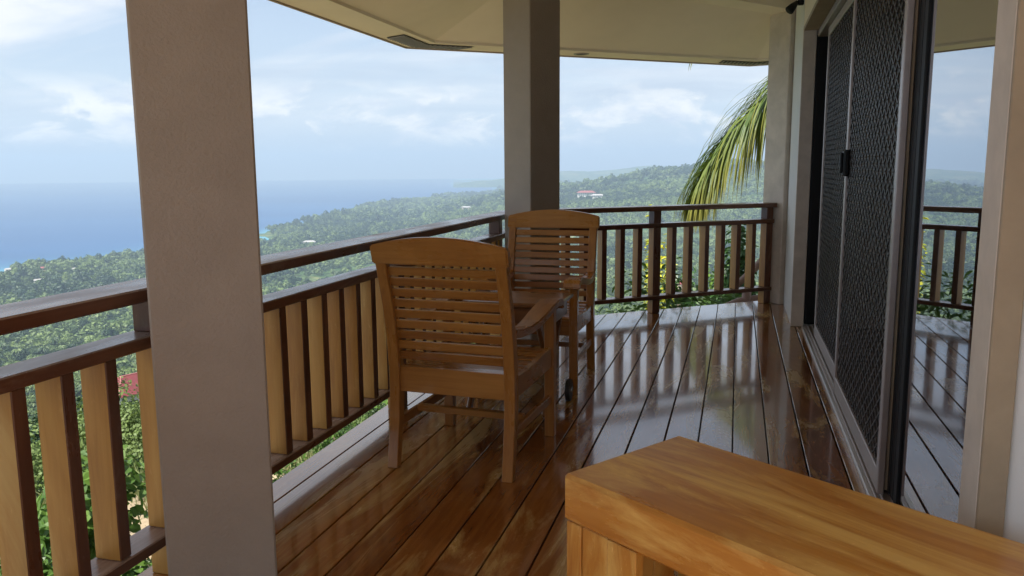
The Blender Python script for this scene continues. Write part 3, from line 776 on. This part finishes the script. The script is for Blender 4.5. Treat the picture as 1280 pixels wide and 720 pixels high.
def forest_points(r0, r1, spacing, a0=-64, a1=32, seed=1):
    rg = np.random.default_rng(seed); area = .5*math.radians(a1-a0)*(r1*r1-r0*r0); n = int(area/(spacing*spacing))
    r = np.sqrt(rg.uniform(r0*r0, r1*r1, n)); a = np.radians(rg.uniform(a0, a1, n)); x, y = r*np.sin(a), r*np.cos(a); z = land_z(x, y)
    ok = z > SEA+1.2
    cl = fbm(x/150, y/150, 3, 71)
    ok &= (cl > np.where(r > 1200, -.04, -.42)) | (rg.uniform(size=n) < .3)
    for cx_, cy_, rad in clear:
        dd = np.hypot(x-cx_, y-cy_); ok &= dd > rad
        # keep the sight line to each house open for a short way
        ux, uy = cx_/math.hypot(cx_,cy_), cy_/math.hypot(cx_,cy_); al = x*ux+y*uy; lt = np.abs(x*uy-y*ux)
        ok &= ~((lt < rad*.7) & (al < math.hypot(cx_,cy_)) & (al > math.hypot(cx_,cy_)-rad*1.6-18))
    return x[ok], y[ok], z[ok], rg
def plant_forest(r0, r1, spacing, size, tmpls, seed, label, palm=None):
    x, y, z, rg = forest_points(r0, r1, spacing, seed=seed); n = len(x); kind = rg.integers(0, len(tmpls), n)
    tone = np.clip(.5+.8*fbm(x/220, y/220, 3, 77)+rg.normal(size=n)*.34, 0, 1)
    for i, tm in enumerate(tmpls):
        s_ = kind == i; m_ = s_.sum(); sc = size*rg.uniform(.55, 1.5, m_)
        P = np.stack([x[s_], y[s_], z[s_]+sc*.35], -1)
        S = np.stack([sc*rg.uniform(.85,1.15,m_), sc*rg.uniform(.85,1.15,m_), sc*rg.uniform(.8,1.3,m_)], -1)
        scatter('forest_canopy', tm, P, S, rg.uniform(0, 6.28, m_), tone[s_], M_FOREST, label, 'forest')
    if palm is not None:
        s_ = rg.uniform(size=n) < .06; m_ = s_.sum(); sc = rg.uniform(3.4, 4.6, m_)*max(1, size/5)
        P = np.stack([x[s_]+2, y[s_]+2, z[s_]+sc*2.1], -1)
        scatter('distant_coconut_palms', palm, P, np.stack([sc]*3, -1), rg.uniform(0,6.28,m_), np.clip(tone[s_]+.15,0,1), M_FOREST, label.replace('forest','coconut palms'), 'palms')
rg = np.random.default_rng(5)
T_NEAR = [crown_template(rg, 4200, .036, 16) for _ in range(3)]
T_UNDER = [crown_template(rg, 7000, .026, 16) for _ in range(3)]
T_MID  = [crown_template(rg, 900, .085, 11) for _ in range(3)]
T_FAR  = [crown_template(rg, 260, .17, 8) for _ in range(3)]
T_PALM = palm_template(rg)
plant_forest(15, 48, 3.3, 1.5, T_UNDER, 8, 'leafy green undergrowth on the bank below the deck')
plant_forest(48, 150, 5.0, 3.7, T_NEAR, 1, 'green forest canopy on the near slope below the veranda')
plant_forest(150, 420, 6.8, 5.2, T_MID, 2, 'green forest canopy on the middle slope towards the sea')
plant_forest(420, 800, 8.0, 6.0, T_MID, 6, 'green forest canopy further down the slope towards the sea', T_PALM)
plant_forest(800, 2600, 12.5, 8.4, T_FAR, 3, 'dark green forest canopy along the shore and lower hills')
plant_forest(2600, 6500, 27, 15, T_FAR, 4, 'hazy forest canopy on the far headland and ridge')

# ------------------------------------------------------------------ far houses
WM = {'w': M_WALLW, 'c': M_WALLC}; RMt = {'g': M_ROOFG, 'r': M_ROOFR, 'm': M_ROOFM}
def house_thing(p, wd, dp, ht, wc, rc_, lab, rot=None, sink=2.):
    t = thing('distant_house', lab, 'house', (p[0], p[1], p[2]), math.atan2(-p[0], p[1])+(rot or 0.))
    box('wall', (wd, dp, ht+sink), (0, 0, (ht-sink)/2), WM[wc], t, bev=0)
    e, rh = .06*wd, ht*.42
    V = [(-wd/2-e,-dp/2-e,ht), (wd/2+e,-dp/2-e,ht), (wd/2+e,dp/2+e,ht), (-wd/2-e,dp/2+e,ht), (-wd*.32,0,ht+rh), (wd*.32,0,ht+rh)]
    mk('roof', V, [(0,1,5,4), (1,2,5), (2,3,4,5), (3,0,4), (3,2,1,0)], RMt[rc_], t)
    nst = 2 if ht > 7 else 1
    for st in range(nst):
        nw_ = max(3, int(wd/6))
        for k in range(nw_):
            box('window', (wd/nw_*.42, .2, ht/nst*.42), (-wd/2+wd*(k+.5)/nw_, -dp/2-.06, ht*(st+.52)/nst), M_WIN, t, bev=0)
    return t
for (p, wd, dp, ht, wc, rcx, lab) in houses:
    if p is not None: house_thing(p, wd, dp, ht, wc, rcx, lab, random.uniform(-.35,.35))

# near red roof seen between the balusters
def near_house(azel, dist, lab, sc=1., wm=None):
    az, el = azel; x, y = dist*math.sin(R(az)), dist*math.cos(R(az)); zr = EYE+dist*math.tan(R(el))
    t = thing('neighbour_house', lab, 'house', (x, y, zr-4.2), R(-az)+.5)
    t.scale = (sc, sc, sc)
    box('wall', (8, 6, 4.4), (0, 0, .9), wm or M_WALLW, t, bev=0); box('foundation', (8.2, 6.2, 14), (0, 0, -8.3), M_STEM, t, bev=0)
    V = [(-4.6,-3.6,3.1), (4.6,-3.6,3.1), (4.6,3.6,3.1), (-4.6,3.6,3.1), (-2.2,0,4.9), (2.2,0,4.9)]
    rf = mk('roof', V, [(0,1,5,4), (1,2,5), (2,3,4,5), (3,0,4), (3,2,1,0)], M_ROOFM, t)
    for a_, b_ in ((0,4), (1,5), (2,5), (3,4), (4,5)):
        VV, FF = tube_vf([V[a_], V[b_]], .09, 6); mk('ridge_cap', VV, FF, plain_ridge, rf)
    for k in (-2.4, 0, 2.4): box('window', (1.1,.1,1.2), (k,-3.04,1.6), M_WIN, t, bev=0)
plain_ridge = plain('ridge_cap_paint', (.42,.16,.15), .5)
near_house(px(170, 449), 72, 'maroon roofed white house just down the slope, seen beneath the railing', .62)
near_house(px(856, 324), 120, 'small orange-red roof down in the trees beyond the angled railing', .2, M_WALLC)

# ------------------------------------------------------------------ garden plants close to the deck
def leaf_shape(kind):
    if kind == 'round':  pts = [(0,0), (.30,.18), (.38,.48), (.24,.80), (0,1.), (-.24,.80), (-.38,.48), (-.30,.18)]
    elif kind == 'oval': pts = [(0,0), (.19,.25), (.23,.52), (.14,.82), (0,1.), (-.14,.82), (-.23,.52), (-.19,.25)]
    else:                pts = [(0,0), (.09,.3), (.10,.6), (0,1.), (-.10,.6), (-.09,.3)]
    return pts
def leaves_mesh(P, Nn, size, kind, rg):
    "real leaf outlines, folded on the midrib and drooping"
    pts = leaf_shape(kind); n = len(P); h = len(pts)//2
    a = np.cross(Nn, rg.normal(size=(n,3))); a /= np.linalg.norm(a, axis=1)[:,None]+1e-9
    d = np.cross(a, Nn); s = (size*rg.uniform(.6,1.25,n))[:,None]
    Vs = []
    for (u, v) in pts: Vs.append(P+(a*u+d*v+Nn*(abs(u)*.35-.28*v*v))*s)
    V = np.stack(Vs, 1).reshape(-1,3); m_ = len(pts); F = []
    right = list(range(0, h+1)); left = [0]+list(range(m_-1, h-1, -1))
    for i in range(n): F.append(tuple(i*m_+k for k in right)); F.append(tuple(i*m_+k for k in left[::-1]))
    return V, F
def shrub(name, label, cat, base, rx_, ry_, hgt, nleaf, lsize, mat, kind='oval', seed=0, group=None, nblob=8, stems=5):
    rg = np.random.default_rng(seed); t = thing(name, label, cat, base, 0, group)
    bc = rg.uniform(-1, 1, (nblob,3)); bc[:,:2] *= .62; bc[:,2] = (bc[:,2]+1)/2*.72+.18; br = rg.uniform(.24,.42,nblob)
    k = rg.integers(0, nblob, nleaf); d = rg.normal(size=(nleaf,3)); d /= np.linalg.norm(d, axis=1)[:,None]
    P = bc[k]+d*(br[k]*rg.uniform(.55,1.08,nleaf))[:,None]; P *= np.array([rx_, ry_, hgt]); P[:,2] = np.maximum(P[:,2], .02)
    Nn = d*.8+np.array([0,0,.7])+rg.normal(size=(nleaf,3))*.45; Nn /= np.linalg.norm(Nn, axis=1)[:,None]
    V, F = leaves_mesh(P, Nn, lsize, kind, rg); tag(mk('foliage', V, F, mat, t), kind='stuff')
    for i in range(stems):
        tip = bc[i % nblob]*np.array([rx_, ry_, hgt]); b0 = np.array([tip[0]*.15, tip[1]*.15, -.3]); mid = (b0+tip)/2+rg.normal(size=3)*.05*hgt
        tube('stem', [b0, mid, tip], [.022*hgt**.5, .015*hgt**.5, .006], M_STEM, t, 6)
    return t
def ground(x, y): return float(land_z(np.array([x]), np.array([y]))[0])
# along the far railing
spec = [
 ('garden_shrub', 'low bright green shrub under the angled railing beside the corner column', (-1.9, 8.0), 1.0, .7, 1.75, 2200, .085, M_SHRUB, 'oval'),
 ('garden_shrub', 'low leafy shrub beneath the angled railing, left of its middle post', (-.95, 8.6), .8, .6, 1.95, 2200, .085, M_SHRUB, 'oval'),
 ('garden_shrub', 'low shrub with pale tips beneath the middle post of the angled railing', (-.35, 9.2), .7, .6, 1.85, 1900, .08, M_VINE, 'oval'),
 ('garden_shrub', 'broad-leaved dark green bush behind the right end of the angled railing', (.14, 10.9), .55, .9, 3.3, 4200, .12, M_SHRUBD, 'oval'),
 ('garden_shrub', 'smaller dark bush in front of the orange roof beyond the angled railing', (-.80, 13.0), .34, .4, 3.1, 1600, .11, M_SHRUBD, 'oval'),
 ('garden_shrub', 'light green bush in the middle distance right of the yellow shrub', (-.28, 13.6), .38, .4, 3.1, 1700, .10, M_VINE, 'oval')]
for i, (nm, lab, (x, y), a_, b_, h_, nl, ls, mt, kd) in enumerate(spec):
    shrub(nm, lab, 'shrub', (x, y, ground(x, y)), a_, b_, h_, nl, ls, mt, kd, 100+i, 'shrubs around the deck')
shrub('yellow_shrub', 'tall yellow-leaved shrub seen beside the middle post of the angled railing', 'shrub', (-1.10, 12.4, ground(-1.10, 12.4)), .26, .4, 3.3, 1500, .085, M_YELLOW, 'oval', 140, None, 9)
shrub('yellow_shrub', 'tiny yellow flowering plant low under the angled railing', 'shrub', (-.98, 7.95, ground(-.98, 7.95)), .3, .22, 1.9, 500, .05, M_YELLOW, 'oval', 141, None, 6)
# down the slope on the sea side, seen between the balusters
for i, (x, y, h_, mt, kd, lab) in enumerate([
   (-4.3, 4.3, 1.15, M_VINE, 'round', 'round-leaved climbing vine bush just outside the sea-side railing by the column'),
   (-3.6, 3.2, 1.3, M_SHRUB, 'oval', 'tangled green shrub below the sea-side railing by the column'),
   (-4.9, 3.0, 1.1, M_SHRUB, 'oval', 'green shrub further down the bank outside the sea-side railing'),
   (-3.4, 5.6, .9, M_SHRUB, 'oval', 'low green shrub on the bank behind the two chairs'),
   (-3.3, 7.2, 1.1, M_VINE, 'oval', 'pale green shrub on the bank outside the corner column')]):
    shrub('bank_shrub', lab, 'shrub', (x, y, ground(x, y)-.1), 1.0, 1.0, h_, 4200, .065 if kd == 'oval' else .085, mt, kd, 200+i, 'shrubs on the bank')
for i in range(5):
    x, y = -3.0+random.uniform(-.5,.3), 2.9+random.uniform(-.4,.9); z = ground(x, y)
    a_ = random.uniform(0, 6.28); pts = [(0,0,0), (.3*math.cos(a_), .3*math.sin(a_), .45), (.75*math.cos(a_+.3), .75*math.sin(a_+.3), .62+random.uniform(0,.3)), (1.2*math.cos(a_+.2), 1.2*math.sin(a_+.2), .55)]
    o_ = tube('dry_branch', pts, [.014,.011,.008,.003], M_TWIG, None, 6, (x, y, z)); tag(o_, 'thin bare dry twig tangled in the shrubs outside the sea-side railing', 'twig', 'dry twigs outside the railing')
# grass tufts on the bank
rg = np.random.default_rng(77); ng = 20000
gx, gy = rg.uniform(-9, 3.2, ng), rg.uniform(.5, 17, ng)
gd = (np.stack([gx, gy], -1)-C0)@NF
keep = ((gx < -1.9) | (gd < -.25)); gx, gy = gx[keep], gy[keep]; gz = land_z(gx, gy); n = len(gx)
ang = rg.uniform(0, 6.28, n); hh_ = rg.uniform(.12,.34,n); wd_ = .010
b0 = np.stack([gx, gy, gz-.02], -1); side = np.stack([np.cos(ang), np.sin(ang), 0*ang], -1)*wd_; lean = np.stack([rg.normal(size=n)*.10, rg.normal(size=n)*.10, hh_], -1)
V = np.stack([b0-side, b0+side, b0+lean*.6+side*.7, b0+lean*.6-side*.7, b0+lean*1.0+np.stack([lean[:,0], lean[:,1], 0*ang], -1)*.5], 1).reshape(-1,3)
F = []
for i in range(n): q = i*5; F.append((q,q+1,q+2,q+3)); F.append((q+3,q+2,q+4))
go_ = mk('grass', V, F, M_GRASS); tag(go_, 'green grass on the bank outside the deck', 'grass', kind='stuff')

# rustic log rail outside the right end of the angled railing
lr = thing('rustic_log_fence', 'low fence of curved purple-brown logs outside the right end of the angled railing', 'fence', (0, 9.3, 0))
gz0 = ground(.3, 9.3)
def rel(pts): return [(x, y-9.3-.35, z+.13) for x, y, z in pts]
tube('log_rail', rel([(-.55,8.75,-.62), (-.25,9.0,-.38), (.05,9.15,-.26), (.45,9.3,-.20), (1.0,9.4,-.16)]), [.035,.04,.042,.042,.04], W_LOG['x'], lr, 10)
tube('log_rail', rel([(-.45,8.7,-.72), (-.1,8.95,-.56), (.15,9.1,-.42), (.5,9.3,-.33), (1.1,9.45,-.30)]), [.03,.034,.036,.036,.034], W_LOG['x'], lr, 10)
tube('log_rail', rel([(.02,9.35,-.12), (.22,9.3,.10), (.42,9.35,.33), (.7,9.5,.52), (1.1,9.7,.62)]), [.036,.04,.042,.04,.04], W_LOG['x'], lr, 10)
for x, y in ((.12,9.18), (.55,9.34)):
    tube('log_post', rel([(x,y,gz0-.2), (x,y,-.9), (x+.01,y,-.14)]), [.06,.055,.05], W_LOG['z'], lr, 10)

# ------------------------------------------------------------------ coconut palm with a frond hanging into view
palm = thing('coconut_palm', 'coconut palm beside the house with a large drooping frond', 'palm tree', (2.3, 10.9, 0))
gzp = ground(2.3, 10.9)
tube('trunk', [(.25,.3,gzp-.3), (.15,.2,-.5), (.05,.05,1.2), (0,0,2.75)], [.21,.17,.15,.14], M_PALMT, palm, 14)
def frond(rach, seed, leaf_len, nl=70, t0=.12):
    rg = np.random.default_rng(seed); P = np.array(rach, float); tt = np.linspace(0, 1, len(P)); S = np.linspace(0, 1, 40)
    # smooth the control polyline
    C = np.stack([np.interp(S, tt, P[:,i]) for i in range(3)], -1)
    for _ in range(6): C[1:-1] = .5*C[1:-1]+.25*(C[:-2]+C[2:])
    fr = tube('frond', C, [.030*(1-s*.88) for s in S], M_RACHIS, palm, 6)
    V, F, TIP = [], [], []
    for sg in (-1, 1):
        for s in np.linspace(t0, .995, nl):
            s = min(.999, max(t0, s+rg.normal()*.004)); i = min(38, int(s*39)); p = C[i]+(C[i+1]-C[i])*(s*39-i); tg = C[i+1]-C[i]; tg /= np.linalg.norm(tg)
            sd_ = np.cross(tg, [0,0,1]); sd_ /= np.linalg.norm(sd_)+1e-9; upv = np.cross(sd_, tg)
            ln = leaf_len*(.16+.84*math.sin(math.pi*min(1, .18+.74*s)))*rg.uniform(.82,1.1)
            d0 = sd_*sg*rg.uniform(.35,.9)+tg*rg.uniform(.6,1.1)+upv*rg.uniform(.15,.6); d0 /= np.linalg.norm(d0)
            wl_ = rg.uniform(.008,.0125); q = len(V); seg = 6; pos = np.array(p); dcur = d0.copy(); wv_ = np.cross(d0, [0,0,1]); wv_ /= np.linalg.norm(wv_)+1e-9
            droop = rg.uniform(.38,.62)
            for j in range(seg+1):
                u = j/seg; ww = wl_*(math.sin(math.pi*min(.98, .25+.73*u))**.7 if j < seg else .05)
                V += [pos+wv_*ww, pos-np.array([0,0,ww*.25]), pos-wv_*ww]; TIP += [u]*3
                dcur = dcur+np.array([0,0,-droop*(.35+1.5*u)]); dcur /= np.linalg.norm(dcur); pos = pos+dcur*ln/seg
            for j in range(seg):
                F.append((q+3*j, q+3*j+3, q+3*j+4, q+3*j+1)); F.append((q+3*j+1, q+3*j+4, q+3*j+5, q+3*j+2))
    lo_ = mk('leaflets', V, F, M_PALM, fr); at_ = lo_.data.attributes.new('tip', 'FLOAT', 'POINT'); at_.data.foreach_set('value', np.array(TIP, np.float32))
    tag(lo_, kind='stuff'); return fr
def pxp(x, y, yy):
    "point of the picture ray at depth y = yy, relative to the palm"
    v = m3 @ Vector(((x-640)/1010, (360-y)/1010, -1)); k = yy/v.y; return (v.x*k-2.3, yy-10.9, EYE+v.z*k)
frond([(0,0,2.8), (-.55,-.15,3.05), pxp(1000,78,10.4), pxp(957,124,10.2), pxp(918,170,10.1), pxp(893,206,10.0), pxp(875,240,9.95)], 1, 1.35, 250, .2)
frond([(0,0,2.8), (-.4,.2,3.5), (-1.2,.35,3.95), (-2.0,.45,3.72), pxp(872,66,11.2)], 2, .75, 60)
for k in range(9):
    a_ = R(-60+k*38); up = .9+.5*math.sin(k*2.1); pts = [(0,0,2.8)]+[(math.cos(a_)*d_, math.sin(a_)*d_, 2.8+up*d_-.33*d_*d_) for d_ in (.6,1.2,1.9,2.6,3.2)]
    if pts[-1][0] < -1.2: continue
    frond(pts, 10+k, .85, 46)

# ------------------------------------------------------------------ sea haze
hv = bpy.data.objects.new('haze', None)
bm = bmesh.new(); bmesh.ops.create_cube(bm, size=1)
bmesh.ops.scale(bm, vec=(27400, 27400, 520), verts=bm.verts); bmesh.ops.translate(bm, vec=(0, 0, 10), verts=bm.verts)
m = bpy.data.materials.new('haze_air'); m.use_nodes = True; t = m.node_tree; t.nodes.clear()
pv = N(t, 'ShaderNodeVolumePrincipled'); pv.inputs['Color'].default_value = (.60,.79,1,1); pv.inputs['Density'].default_value = .00020; pv.inputs['Anisotropy'].default_value = .1
ou = N(t, 'ShaderNodeOutputMaterial'); L(t, pv.outputs[0], ou.inputs['Volume'])
bpy.data.objects.remove(hv)
hz_o = from_bm('haze', bm, m); tag(hz_o, 'pale sea haze over the whole landscape', 'haze', kind='stuff')
